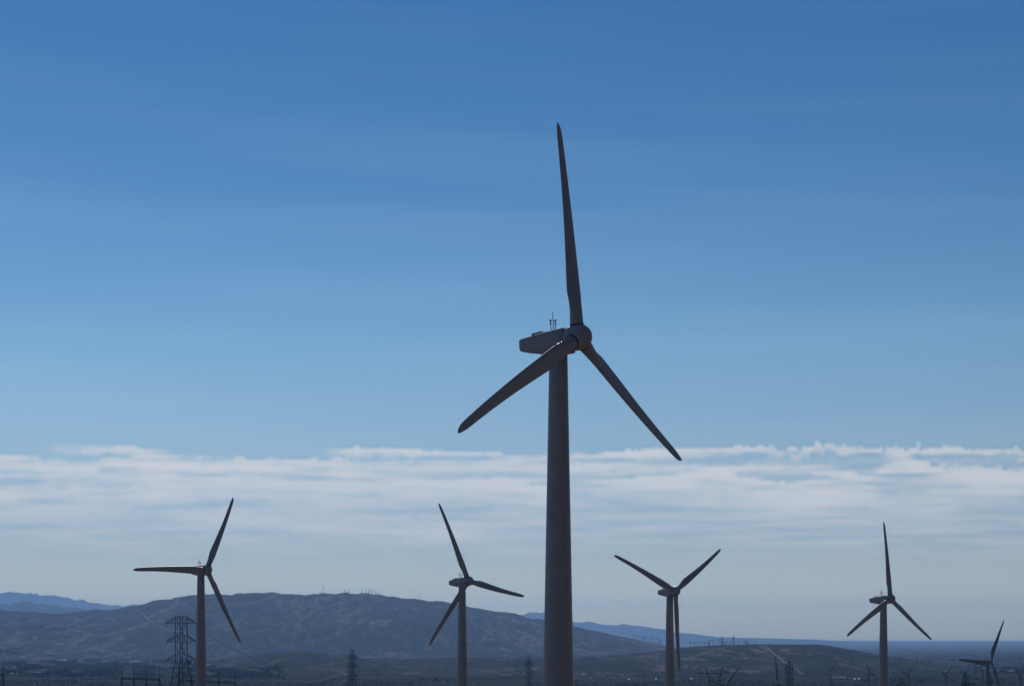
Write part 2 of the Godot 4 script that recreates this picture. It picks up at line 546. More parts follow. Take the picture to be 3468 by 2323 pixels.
func make_materials() -> void:
	var grain := FastNoiseLite.new()
	grain.seed = 5
	grain.noise_type = FastNoiseLite.TYPE_CELLULAR
	grain.frequency = 0.035
	grain.fractal_octaves = 3
	var s := StandardMaterial3D.new()
	s.vertex_color_use_as_albedo = true
	s.roughness = 1.0
	s.metallic_specular = 0.1
	s.albedo_texture = noise_tex(grain, 512, [[0.0, Color(0.5, 0.5, 0.5)], [0.4, Color(0.66, 0.66, 0.66)], [0.62, Color(0.85, 0.85, 0.85)], [0.85, Color(1, 1, 1)], [1.0, Color(1, 1, 1)]])
	s.uv1_triplanar = true
	s.uv1_world_triplanar = true
	s.uv1_scale = Vector3(1.0 / 260.0, 1.0 / 260.0, 1.0 / 1300.0)
	mat.soil = s
	var r: StandardMaterial3D = s.duplicate()
	r.albedo_color = Color(0.8, 0.8, 0.8)
	mat.rock = r
	var f: StandardMaterial3D = s.duplicate()
	f.uv1_scale = Vector3(1.0 / 130.0, 1.0 / 130.0, 1.0 / 900.0)
	mat.brush = f
	# weathered light grey turbine paint: faint vertical runs of dirt
	var dirt := FastNoiseLite.new()
	dirt.seed = 8
	dirt.frequency = 0.02
	dirt.fractal_octaves = 4
	var t := plain(Color(0.33, 0.268, 0.258), 0.5)
	t.metallic_specular = 0.35
	t.clearcoat_enabled = true
	t.clearcoat = 0.12
	t.clearcoat_roughness = 0.2
	t.albedo_texture = noise_tex(dirt, 256, [[0.0, Color(0.93, 0.925, 0.92)], [0.5, Color(0.98, 0.978, 0.975)], [1.0, Color(1, 1, 1)]])
	t.uv1_triplanar = true
	t.uv1_scale = Vector3(0.3, 0.06, 0.3)
	mat.paint = t
	mat.old = plain(Color(0.17, 0.15, 0.142), 0.7)
	mat.old.metallic_specular = 0.25
	mat.dark = plain(Color(0.015, 0.015, 0.016), 0.7)
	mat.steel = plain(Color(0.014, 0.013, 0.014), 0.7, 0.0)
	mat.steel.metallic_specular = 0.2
	mat.glass = plain(Color(0.02, 0.018, 0.018), 0.6)
	mat.wire = plain(Color(0.025, 0.025, 0.027), 0.6, 0.0)
	mat.red = plain(Color(0.12, 0.02, 0.025), 0.5)
	mat.track = plain(Color(0.10, 0.084, 0.077), 1.0)
	mat.white = plain(Color(0.75, 0.75, 0.73), 0.5)
	mat.roof = plain(Color(0.22, 0.21, 0.2), 0.8)
	mat.wall = plain(Color(0.24, 0.21, 0.18), 0.9)
	mat.glint = plain(Color(0.8, 0.8, 0.8), 0.4, 0.3)
	mat.shade = plain(Color(0.03, 0.03, 0.035), 0.95)
	mat.shade.metallic_specular = 0.05
	mat.leaf = plain(Color(0.022, 0.023, 0.019), 1.0)
	mat.leaf.metallic_specular = 0.1
	mat.brush_leaf = plain(Color(0.032, 0.029, 0.027), 1.0)
	mat.brush_leaf.metallic_specular = 0.1
	var l := plain(Color(0.5, 0.04, 0.03), 0.3)
	l.emission_enabled = true
	l.emission = Color(1.0, 0.16, 0.12)
	l.emission_energy_multiplier = 2.5
	mat.lamp = l
	var hl := plain(Color(0.8, 0.8, 0.8), 0.3)
	hl.emission_enabled = true
	hl.emission = Color(1.0, 0.97, 0.9)
	hl.emission_energy_multiplier = 9.0
	mat.headlight = hl

# ------------------------------------------------------------------ wind turbines
func blade_mesh(R: float, table: Array, le0: float, le1: float, twist: float, root_r: float) -> ArrayMesh:
	# along +Y, leading edge towards +X, upwind side towards +Z
	var st := tool()
	var rings := []
	for row in table:
		var t: float = row[0]
		var chord: float = row[1]
		var thick: float = row[2]
		var round_: float = row[3]
		var y := R * t
		var le := lerpf(le0, le1, t)
		if row.size() > 4: le = row[4]
		var tw := deg_to_rad(twist * pow(1.0 - t, 2.0) + 1.0)
		var ring := PackedVector3Array()
		var n := 20
		for k in n:
			var a := TAU * k / n
			# airfoil: x from leading (0) to trailing (1)
			var xx := 0.5 - 0.5 * cos(a)
			var th := 5.0 * (0.2969 * sqrt(xx) - 0.126 * xx - 0.3516 * xx * xx + 0.2843 * xx * xx * xx - 0.1036 * xx * xx * xx * xx) * thick * chord
			var zz := th if a < PI else -th * 0.75
			var af := Vector3(le - xx * chord, y, zz)
			var ci := Vector3(cos(a) * root_r, y, sin(a) * root_r)
			var p := af.lerp(ci, round_)
			p = Vector3(p.x * cos(tw) - p.z * sin(tw), y, p.x * sin(tw) + p.z * cos(tw))
			ring.append(p)
		rings.append(ring)
	loft(st, rings)
	return done(st)

func big_blade() -> ArrayMesh:
	return blade_mesh(23.5, [[0.03, 1.46, 0.5, 1.0], [0.06, 1.46, 0.5, 1.0], [0.085, 1.5, 0.48, 0.9], [0.11, 1.6, 0.44, 0.66, 0.84], [0.14, 1.76, 0.38, 0.38, 0.9], [0.17, 1.9, 0.32, 0.16, 0.94],
		[0.2, 2.02, 0.28, 0.02, 0.96], [0.22, 2.03, 0.26, 0.0, 0.96], [0.27, 1.97, 0.24, 0.0, 0.96], [0.35, 1.84, 0.22, 0.0, 0.95], [0.45, 1.66, 0.2, 0.0, 0.92], [0.55, 1.48, 0.19, 0.0, 0.87], [0.65, 1.32, 0.18, 0.0, 0.79],
		[0.75, 1.18, 0.17, 0.0, 0.7], [0.85, 1.05, 0.16, 0.0, 0.58], [0.92, 0.96, 0.15, 0.0, 0.48], [0.95, 0.86, 0.15, 0.0, 0.41], [0.972, 0.69, 0.15, 0.0, 0.3], [0.987, 0.48, 0.15, 0.0, 0.14], [0.996, 0.25, 0.15, 0.0, -0.04], [1.0, 0.06, 0.15, 0.0, -0.16]], 0.78, 0.22, 12.0, 0.73)

func nacelle_mesh() -> ArrayMesh:
	# local +Z is the nose, origin at the rotor centre
	var st := tool()
	var rows := [[-7.35, 0.76, -0.26, 0.76, 0.3], [-7.25, 0.87, -0.4, 0.88, 0.28], [-7.0, 0.92, -0.5, 0.94, 0.22], [-6.0, 0.96, -0.72, 1.0, 0.2], [-5.0, 1.02, -1.0, 1.06, 0.2], [-4.1, 1.07, -1.22, 1.1, 0.2], [-3.3, 1.1, -1.36, 1.12, 0.2], [-2.0, 1.12, -1.42, 1.14, 0.22], [-1.25, 1.12, -1.42, 1.14, 0.25], [-1.2, 1.05, -1.35, 1.06, 0.25]]
	var rings := []
	for r in rows:
		var ring := PackedVector3Array()
		var w: float = r[3]
		var rad: float = r[4]
		for c in [[1, 1], [-1, 1], [-1, -1], [1, -1]]:
			var cx: float = c[0] * (w - rad)
			var cy: float = (r[1] - rad) if c[1] > 0 else (r[2] + rad)
			var a0 := atan2(c[1], c[0]) - PI / 4
			for q in 4:
				var a: float = a0 + PI / 2 * q / 3.0
				ring.append(Vector3(cx + cos(a) * rad, cy + sin(a) * rad, r[0]))
		rings.append(ring)
	loft(st, rings)
	return done(st)

var big := {}

func turbine_parts() -> void:
	big.blade = big_blade()
	big.nacelle = nacelle_mesh()
	var st := tool()
	lathe(st, [[-1.16, 1.1], [-1.14, 1.22], [-0.9, 1.32], [-0.3, 1.4], [0.2, 1.4], [0.6, 1.33], [0.95, 1.16], [1.25, 0.9], [1.45, 0.6], [1.56, 0.3], [1.6, 0.06]], 32, Vector3.ZERO, Vector3(0, 0, 1), Vector3(1, 0, 0))
	big.hub = done(st)
	st = tool()
	lathe(st, [[1.0, 0.76], [1.2, 0.81], [1.34, 0.81], [1.37, 0.74]], 24, Vector3.ZERO, Vector3.UP, Vector3(1, 0, 0))
	big.collar = done(st)
	st = tool(false)
	var a := PackedVector3Array([Vector3(-0.62, 0.98, -5.65), Vector3(0.62, 0.98, -5.65), Vector3(0.62, 1.0, -4.0), Vector3(-0.62, 1.0, -4.0)])
	var b := PackedVector3Array([Vector3(-0.66, 1.27, -5.68), Vector3(0.66, 1.27, -5.68), Vector3(0.6, 1.36, -4.4), Vector3(-0.6, 1.36, -4.4)])
	loft(st, [a, b])
	big.hatch = done(st)
	st = tool(false)
	box(st, Vector3(0, 1.13, -3.2), Vector3(0.7, 0.1, 0.9))
	big.plate = done(st)
	st = tool(false)
	box(st, Vector3(0.1, 1.16, -1.75), Vector3(0.8, 0.1, 0.75))
	big.cover = done(st)
	st = tool(false)
	bar(st, Vector3(0, 1.15, 0), Vector3(0, 2.35, 0), 0.045, 6)
	bar(st, Vector3(0, 1.95, 0), Vector3(0, 2.1, 0), 0.09, 6)
	bar(st, Vector3(-0.2, 2.37, 0), Vector3(0.2, 2.37, 0), 0.07, 6)
	big.sensor = done(st)
	st = tool(false)
	bar(st, Vector3(0, 1.15, 0), Vector3(0, 3.3, 0), 0.05, 6, 0.03)
	big.rod = done(st)
	var sp := SphereMesh.new()
	sp.radius = 0.2
	sp.height = 0.4
	sp.radial_segments = 12
	sp.rings = 6
	big.lamp = sp

func turbine(label: String, hub: Vector3, yaw: float, tilt: float, cone: float, phi: float, lamp := false) -> Node3D:
	var B := Basis(Vector3.UP, deg_to_rad(yaw)) * Basis(Vector3.RIGHT, -deg_to_rad(tilt))
	var top := hub + B * Vector3(0, -1.3, -2.7)
	var base := Vector3(top.x, ground_y(top.x, top.z) - 0.3, top.z)
	var t := thing("wind_turbine", label, "wind turbine", base, 0.0, "large three-bladed wind turbines")
	var h := top.y - base.y
	var st := tool()
	var prof := []
	for k in 13:
		var y := h * k / 12.0
		prof.append([y, 0.98 + 0.0188 * (h - y)])
	lathe(st, prof, 48, Vector3.ZERO, Vector3.UP, Vector3.RIGHT)
	var tower := obj("tower", done(st), mat.paint, t)
	for k in [1, 2]:
		st = tool()
		var y: float = h - 16.5 * k
		if y > 0:
			var r: float = 0.98 + 0.0188 * (h - y)
			lathe(st, [[y - 0.06, r - 0.02], [y - 0.05, r + 0.012], [y + 0.05, r + 0.012], [y + 0.06, r - 0.02]], 48, Vector3.ZERO, Vector3.UP, Vector3.RIGHT)
			obj("flange", done(st), mat.paint, tower)
	st = tool()
	lathe(st, [[h - 0.12, 0.99], [h - 0.1, 1.02], [h + 0.3, 1.02], [h + 0.34, 0.98]], 40, Vector3.ZERO, Vector3.UP, Vector3.RIGHT)
	obj("yaw_ring", done(st), mat.dark, tower)
	st = tool(false)
	box(st, Vector3(0, 1.7, 0.98 + 0.0188 * h), Vector3(0.8, 2.0, 0.12))
	obj("door", done(st), mat.paint, tower)
	var X := Transform3D(B, hub - base)
	var n := obj("nacelle", big.nacelle, mat.paint, t, X)
	obj("roof_hatch", big.hatch, mat.paint, n)
	obj("mast_plate", big.plate, mat.paint, n)
	obj("roof_cover", big.cover, mat.paint, n)
	obj("wind_sensor", big.sensor, mat.steel, n, Transform3D(Basis(), Vector3(-0.2, 0, -3.35)))
	obj("wind_sensor", big.sensor, mat.steel, n, Transform3D(Basis(Vector3.UP, 1.3), Vector3(0.2, 0, -3.0)))
	obj("lightning_rod", big.rod, mat.steel, n, Transform3D(Basis(), Vector3(0, 0, -3.15)))
	if lamp:
		obj("warning_lamp", big.lamp, mat.lamp, n, Transform3D(Basis(), Vector3(-0.35, 1.36, -2.35)))
		var o := OmniLight3D.new()
		o.name = "warning_lamp_light"
		o.light_color = Color(1.0, 0.2, 0.15)
		o.light_energy = 0.08
		o.omni_range = 20.0
		o.omni_attenuation = 2.0
		o.light_size = 0.18
		o.shadow_enabled = true
		n.add_child(o)
		o.position = Vector3(-0.35, 1.36, -2.35)
	obj("hub", big.hub, mat.paint, t, X)
	for k in 3:
		var b := Basis(Vector3(0, 0, 1), deg_to_rad(phi + 120.0 * k)) * Basis(Vector3.RIGHT, deg_to_rad(cone))
		var bl := obj("blade", big.blade, mat.paint, t, X * Transform3D(b, Vector3.ZERO))
		obj("root_seal", big.collar, mat.dark, bl)
	return t

var kinds := {}

func small_turbine(label: String, hub: Vector3, R: float, yaw: float, phi: float, group: String, tower_r: float, called := "small_wind_turbine") -> void:
	# older machine: straight tapered blades with pointed tips, small box nacelle, slender tower
	var B := Basis(Vector3.UP, deg_to_rad(yaw)) * Basis(Vector3.RIGHT, -deg_to_rad(3.0))
	var k := R / 23.5
	var top := hub + B * Vector3(0, -0.75 * k, -2.0 * k)
	var base := Vector3(top.x, ground_y(top.x, top.z) - 0.3, top.z)
	var t := thing(called, label, "wind turbine", base, 0.0, group)
	var h := top.y - base.y
	var st := tool()
	lathe(st, [[0.0, tower_r * 1.35], [h * 0.5, tower_r * 1.15], [h, tower_r]], 20, Vector3.ZERO, Vector3.UP, Vector3.RIGHT)
	obj("tower", done(st), mat.old, t)
	var X := Transform3D(B, hub - base)
	if not kinds.has(R):
		var m := {}
		m.blade = blade_mesh(R, [[0.02, 0.9 * k, 0.5, 1.0], [0.06, 0.9 * k, 0.5, 0.95], [0.1, 1.3 * k, 0.4, 0.5], [0.16, 2.2 * k, 0.3, 0.06], [0.22, 2.4 * k, 0.26, 0.0], [0.4, 2.0 * k, 0.22, 0.0], [0.6, 1.6 * k, 0.2, 0.0], [0.8, 1.2 * k, 0.18, 0.0], [0.93, 0.85 * k, 0.16, 0.0], [0.98, 0.55 * k, 0.15, 0.0], [1.0, 0.06 * k, 0.15, 0.0]], 0.5 * k, 0.1 * k, 12.0, 0.45 * k)
		st = tool()
		var rings := []
		for r in [[-5.6, 0.35], [-5.4, 0.55], [-3.0, 0.85], [-0.9, 0.9], [-0.7, 0.8]]:
			var ring := PackedVector3Array()
			for q in 12:
				var a := TAU * q / 12.0
				ring.append(Vector3(clampf(cos(a) * 1.3, -1, 1) * r[1] * k, clampf(sin(a) * 1.3, -1, 1) * r[1] * k, r[0] * k))
			rings.append(ring)
		loft(st, rings)
		m.nacelle = done(st)
		st = tool()
		lathe(st, [[-0.7 * k, 0.7 * k], [0.2 * k, 0.8 * k], [0.7 * k, 0.55 * k], [0.95 * k, 0.1 * k]], 16, Vector3.ZERO, Vector3(0, 0, 1), Vector3.RIGHT)
		m.hub = done(st)
		kinds[R] = m
	obj("nacelle", kinds[R].nacelle, mat.old, t, X)
	obj("hub", kinds[R].hub, mat.old, t, X)
	for q in 3:
		obj("blade", kinds[R].blade, mat.old, t, X * Transform3D(Basis(Vector3(0, 0, 1), deg_to_rad(phi + 120.0 * q)) * Basis(Vector3.RIGHT, deg_to_rad(-2.0)), Vector3.ZERO))

# ------------------------------------------------------------------ pylons, masts and lines
var ends := {}

func pylon(key: String, label: String, at: Vector3, top_y: float, arms: Array, half: float, splay: float, arm_len: float, yaw: float, spire: float, group := "lattice pylons carrying the power line", thick := 1.0) -> void:
	# square lattice body, straight down to the lowest arms and splayed below; heights are absolute
	var base := Vector3(at.x, ground_y(at.x, at.z) - 0.3, at.z)
	var t := thing("lattice_pylon", label, "pylon", base, yaw, group)
	var low: float = arms[-1] - base.y
	var top: float = top_y - base.y - spire
	var w := func(y: float) -> float: return half if y >= low else half + (low - y) * splay
	var lr := (0.18 if thick < 1.1 else 0.27) * thick
	for s in [[1, 1], [1, -1], [-1, -1], [-1, 1]]:
		var st := tool(false)
		bar(st, Vector3(s[0] * w.call(0.0), 0, s[1] * w.call(0.0)), Vector3(s[0] * half, low, s[1] * half), lr * 1.2)
		bar(st, Vector3(s[0] * half, low, s[1] * half), Vector3(s[0] * half, top, s[1] * half), lr)
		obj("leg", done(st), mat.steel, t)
	# bracing on the four faces
	var st2 := tool(false)
	var ys := []
	var y := 0.0
	while y < low - 3.0:
		ys.append(y)
		y += maxf(2.2, w.call(y) * 1.5)
	y = low
	var n := maxi(2, int((top - low) / (half * 2.9)))
	for k in n + 1:
		ys.append(lerpf(low, top, float(k) / n))
	for k in ys.size() - 1:
		var a: float = w.call(ys[k])
		var b: float = w.call(ys[k + 1])
		for f in 4:
			var q := Basis(Vector3.UP, PI / 2 * f)
			bar(st2, q * Vector3(-a, ys[k], a), q * Vector3(b, ys[k + 1], b), (0.08 if thick < 1.1 else 0.075) * thick, 3)
			bar(st2, q * Vector3(a, ys[k], a), q * Vector3(-b, ys[k + 1], b), (0.08 if thick < 1.1 else 0.075) * thick, 3)
			if k > 0 and (ys[k] <= low + 0.1):
				bar(st2, q * Vector3(-a, ys[k], a), q * Vector3(a, ys[k], a), (0.08 if thick < 1.1 else 0.075) * thick, 3)
	var br := obj("bracing", done(st2), mat.steel, t)
	br.set_meta("kind", "stuff")
	var st3 := tool(false)
	if spire > 0.5:
		for s in [[1, 1], [1, -1], [-1, -1], [-1, 1]]:
			bar(st3, Vector3(s[0] * half, top, s[1] * half), Vector3(s[0] * 0.12, top + spire, s[1] * 0.12), 0.2 * thick)
		bar(st3, Vector3(0, top + spire - 0.6, 0), Vector3(0, top + spire + 0.3, 0), 0.3 * thick, 6)
	for f in 4:
		var q := Basis(Vector3.UP, PI / 2 * f)
		bar(st3, q * Vector3(-half, top, half), q * Vector3(half, top, half), 0.11 * thick)
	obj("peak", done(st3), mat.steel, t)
	ends[key] = []
	for i in arms.size():
		var ay: float = arms[i] - base.y
		var up: float = minf(3.3, top - ay) if i > 0 else maxf(top - ay, 1.2)
		for s in [-1.0, 1.0]:
			var a := tool(false)
			var tip := Vector3(s * arm_len, ay, 0)
			for zz in [-half, half]:
				bar(a, Vector3(s * half, ay, zz), tip, (0.16 if thick < 1.1 else 0.12) * thick)
				bar(a, Vector3(s * half, ay + up, zz), tip, (0.16 if thick < 1.1 else 0.12) * thick)
				for m in [0.35, 0.65]:
					bar(a, Vector3(s * half, ay, zz).lerp(tip, m), Vector3(s * half, ay + up, zz).lerp(tip, m), 0.05 * thick, 3)
					bar(a, Vector3(s * half, ay, zz).lerp(tip, m), Vector3(s * half, ay + up, zz).lerp(tip, m - 0.3), 0.05 * thick, 3)
			bar(a, Vector3(s * half, ay, -half), Vector3(s * half, ay, half), 0.1 * thick)
			var arm := obj("cross_arm", done(a), mat.steel, t)
			# a string of insulators hung from the arm end
			var st := tool()
			var pf := []
			for k in 9:
				pf.append([-0.3 - k * 0.22, 0.06 if k % 2 == 0 else 0.16])
			lathe(st, pf, 8, tip, Vector3.UP, Vector3.RIGHT)
			obj("insulator", done(st), mat.glass, arm)
			ends[key].append(base + Basis(Vector3.UP, yaw) * (tip + Vector3(0, -2.2, 0)))

func wire(label: String, a: Vector3, b: Vector3, sag: float, r := 0.11) -> void:
	var pts := PackedVector3Array()
	for k in 25:
		var t := k / 24.0
		pts.append(a.lerp(b, t) - Vector3(0, sag * 4.0 * t * (1.0 - t), 0))
	var st := tool()
	line_tube(st, pts, r, 4)
	var o := obj("power_line", done(st), mat.wire)
	tag(o, label, "power line", "wires strung between the pylons")

func delta_pylon() -> void:
	var d := 1750.0
	var at := P(2419.6, 2280, d)
	var base := Vector3(at.x, ground_y(at.x, at.z) - 0.3, at.z)
	var t := thing("delta_pylon", "dark lattice pylon with wide flat beam on spread legs", "pylon", base, 0.12)
	var by := at.y - base.y
	for s in [-1.0, 1.0]:
		for zz in [-1.0, 1.0]:
			var st := tool(false)
			bar(st, Vector3(s * 4.5, 0, zz * 4.5), Vector3(s * 1.4, by * 0.42, zz * 1.3), 0.42)
			bar(st, Vector3(s * 1.4, by * 0.42, zz * 1.3), Vector3(s * 6.9, by + 2.6, zz * 0.9), 0.38)
			obj("leg", done(st), mat.steel, t)
		var st2 := tool(false)
		for zz in [-0.9, 0.9]:
			bar(st2, Vector3(s * 6.4, by + 2.4, zz), Vector3(s * 8.0, by + 6.3, 0), 0.28)
			bar(st2, Vector3(s * 8.6, by + 2.0, zz), Vector3(s * 8.0, by + 6.3, 0), 0.12)
		obj("earth_peak", done(st2), mat.steel, t)
	var st3 := tool(false)
	for zz in [-0.9, 0.9]:
		bar(st3, Vector3(-14.9, by, zz * 0.3), Vector3(14.9, by, zz * 0.3), 0.55)
		bar(st3, Vector3(-7.3, by + 2.7, zz), Vector3(7.3, by + 2.7, zz), 0.22)
		bar(st3, Vector3(-7.3, by + 2.7, zz), Vector3(-14.9, by, zz * 0.3), 0.24)
		bar(st3, Vector3(7.3, by + 2.7, zz), Vector3(14.9, by, zz * 0.3), 0.24)
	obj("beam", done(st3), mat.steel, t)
	var st4 := tool(false)
	for zz in [-0.9, 0.9]:
		for k in 8:
			var x := -7.3 + 14.6 * k / 8.0
			bar(st4, Vector3(x, by + 2.7, zz), Vector3(x + 0.9, by, zz * 0.3), 0.08, 3)
			bar(st4, Vector3(x + 0.9, by, zz * 0.3), Vector3(x + 1.82, by + 2.7, zz), 0.08, 3)
		for s in [-1.0, 1.0]:
			for k in 3:
				var u := 0.2 + 0.25 * k
				bar(st4, Vector3(s * 1.4, by * 0.42, zz * 1.2).lerp(Vector3(s * 6.9, by + 2.6, zz), u), Vector3(s * 1.4, by * 0.42, -zz * 1.2).lerp(Vector3(s * 6.9, by + 2.6, -zz), u + 0.2), 0.08, 3)
				bar(st4, Vector3(s * 4.5, 0, zz * 4.5).lerp(Vector3(s * 1.4, by * 0.42, zz * 1.3), u), Vector3(-s * 4.5, 0, zz * 4.5).lerp(Vector3(-s * 1.4, by * 0.42, zz * 1.3), u + 0.22), 0.08, 3)
	var b := obj("bracing", done(st4), mat.steel, t)
	b.set_meta("kind", "stuff")
	for s in [-1.0, 0.0, 1.0]:
		var st5 := tool(false)
		var c: float = s * 10.8
		bar(st5, Vector3(c - 3.9, by - 0.3, 0), Vector3(c - 3.7, by - 3.6, 0), 0.3)
		bar(st5, Vector3(c - 3.7, by - 3.6, 0), Vector3(c, by - 6.2, 0), 0.32)
		bar(st5, Vector3(c + 3.9, by - 0.6, 0), Vector3(c, by - 6.2, 0), 0.32)
		obj("insulator", done(st5), mat.glass, t)

func gantry(label: String, xs: Array, tops: Array, beam: Array, d: float, over: Array) -> void:
	var mid := P((xs[0] + xs[-1]) / 2.0, 2300, d)
	var base := Vector3(mid.x, ground_y(mid.x, mid.z) - 0.3, mid.z)
	var t := thing("substation_gantry", label, "gantry", base, 0.0, "steel gantries of the substation")
	for i in xs.size():
		var top := P(xs[i], tops[i], d) - base
		var by: float = (P(xs[i], beam[i], d) - base).y
		var st := tool(false)
		bar(st, Vector3(top.x, by - 0.5, 0), top, 0.24, 6, 0.13)
		bar(st, Vector3(top.x, by + 0.4, 0), Vector3(top.x - 0.15, 0, -2.6), 0.34)
		bar(st, Vector3(top.x, by + 0.4, 0), Vector3(top.x + 0.15, 0, 2.6), 0.34)
		bar(st, Vector3(top.x - 0.5, by - 0.3, 0), Vector3(top.x - 1.0, 0, 0.4), 0.16)
		bar(st, Vector3(top.x + 0.5, by - 0.3, 0), Vector3(top.x + 1.0, 0, 0.4), 0.16)
		obj("post", done(st), mat.steel, t)
	for i in xs.size() - 1:
		var a := P(xs[i], beam[i], d) - base
		var b := P(xs[i + 1], beam[i + 1], d) - base
		var st := tool(false)
		for yy in [-0.5, 0.35]:
			bar(st, a + Vector3(0, yy, 0.5), b + Vector3(0, yy, 0.5), 0.3)
			bar(st, a + Vector3(0, yy, -0.5), b + Vector3(0, yy, -0.5), 0.17)
		for k in 6:
			var u := k / 6.0
			bar(st, a.lerp(b, u) + Vector3(0, -0.5, 0.5), a.lerp(b, u + 0.083) + Vector3(0, 0.35, 0.5), 0.1)
			bar(st, a.lerp(b, u + 0.083) + Vector3(0, 0.35, 0.5), a.lerp(b, u + 0.167) + Vector3(0, -0.5, 0.5), 0.1)
		obj("beam", done(st), mat.steel, t)
		# strings of insulators below the beam
		for u in [0.3, 0.7]:
			var st2 := tool()
			var p := a.lerp(b, u) + Vector3(0, -0.5, 0.3)
			lathe(st2, [[-2.0, 0.05], [-1.7, 0.16], [-1.2, 0.1], [-0.8, 0.16], [-0.2, 0.05]], 6, p, Vector3.UP, Vector3.RIGHT)
			obj("insulator", done(st2), mat.glass, t)

func far_pylon(label: String, sx: float, sy_top: float, d: float, wide: bool) -> void:
	var p := P(sx, sy_top, d)
	var gy := surface_y(p.x, p.z) - 1.0
	var h := p.y - gy
	var t := thing("far_pylon", label, "pylon", Vector3(p.x, gy, p.z), 0.2, "distant pylons beyond the low hill")
	var st := tool(false)
	var th := 0.95
	if wide:
		for s in [-1.0, 1.0]:
			bar(st, Vector3(s * h * 0.10, 0, 0), Vector3(s * h * 0.05, h * 0.4, 0), th)
			bar(st, Vector3(s * h * 0.05, h * 0.4, 0), Vector3(s * h * 0.2, h * 0.86, 0), th)
			bar(st, Vector3(s * h * 0.2, h * 0.86, 0), Vector3(s * h * 0.16, h, 0), th * 0.7)
			bar(st, Vector3(s * h * 0.05, h * 0.4, 0), Vector3(-s * h * 0.13, h * 0.65, 0), th * 0.5)
		obj("legs", done(st), mat.steel, t)
		st = tool(false)
		bar(st, Vector3(-h * 0.36, h * 0.86, 0), Vector3(h * 0.36, h * 0.86, 0), th * 1.1)
		obj("beam", done(st), mat.steel, t)
	else:
		for s in [[1, 1], [1, -1], [-1, 1], [-1, -1]]:
			bar(st, Vector3(s[0] * h * 0.11, 0, s[1] * h * 0.11), Vector3(s[0] * h * 0.035, h * 0.55, s[1] * h * 0.035), th)
			bar(st, Vector3(s[0] * h * 0.035, h * 0.55, s[1] * h * 0.035), Vector3(0, h, 0), th)
		obj("legs", done(st), mat.steel, t)
		for k in 3:
			st = tool(false)
			bar(st, Vector3(-h * 0.11, h * (0.58 + 0.14 * k), 0), Vector3(h * 0.11, h * (0.58 + 0.14 * k), 0), th * 0.9)
			obj("cross_arm", done(st), mat.steel, t)

func radio_mast(label: String, sx: float, sy_top: float, stout: bool) -> void:
	var d := 7980.0
	var p := P(sx, sy_top, d)
	var gy := surface_y(p.x, p.z) - 1.0
	var h := maxf(p.y - gy, 6.0)
	var t := thing("radio_mast", label, "mast", Vector3(p.x, gy, p.z), 0.0, "radio masts on the ridge crest")
	var st := tool(false)
	var r := 1.7 if stout else 1.1
	for k in 3:
		var a := TAU * k / 3.0
		bar(st, Vector3(cos(a), 0, sin(a)) * r * 1.4, Vector3(cos(a) * r * 0.3, h * 0.8, sin(a) * r * 0.3), r * 0.45, 4)
	for k in 8:
		var a := TAU * k / 3.0
		var b := TAU * (k + 1) / 3.0
		var y0 := h * 0.1 * k
		bar(st, Vector3(cos(a) * r, y0, sin(a) * r), Vector3(cos(b) * r * 0.8, y0 + h * 0.1, sin(b) * r * 0.8), r * 0.2, 3)
	obj("lattice", done(st), mat.steel, t)
	st = tool(false)
	bar(st, Vector3(0, h * 0.78, 0), Vector3(0, h, 0), r * 0.45, 6)
	obj("antenna", done(st), mat.steel, t)
	if stout:
		st = tool()
		lathe(st, [[0.0, r * 1.5], [1.2, r * 1.5]], 12, Vector3(0, h * 0.7, r), Vector3(0, 0, 1), Vector3.RIGHT)
		obj("dish", done(st), mat.white, t)

func building(label: String, at: Vector3, size: Vector3, yaw: float, wall: Material, roof: Material, pitch: float, called := "building", group := "") -> void:
	var t := thing(called, label, "building", at + Vector3(0, -0.4, 0), yaw, group)
	var st := tool(false)
	box(st, Vector3(0, size.y / 2, 0), size)
	obj("wall", done(st), wall, t)
	st = tool(false)
	var e := 0.5
	var hx := size.x / 2 + e
	var hz := size.z / 2 + e
	var up := size.z / 2 * pitch
	var a := PackedVector3Array([Vector3(-hx, size.y + 0.01, hz), Vector3(-hx, size.y + 0.01, -hz), Vector3(-hx, size.y + up + 0.2, 0.0)])
	var b := PackedVector3Array()
	for p in a: b.append(Vector3(hx, p.y, p.z))
	loft(st, [a, b])
	obj("roof", done(st), roof, t)
	st = tool(false)
	box(st, Vector3(size.x * 0.2, size.y * 0.35, size.z / 2 + 0.05), Vector3(minf(3.0, size.x * 0.2), size.y * 0.7, 0.1))
	obj("door", done(st), mat.shade, t)
	st = tool(false)
	box(st, Vector3(-size.x * 0.2, size.y * 0.6, size.z / 2 + 0.05), Vector3(minf(4.0, size.x * 0.25), size.y * 0.3, 0.1))
	obj("window", done(st), mat.shade, t)

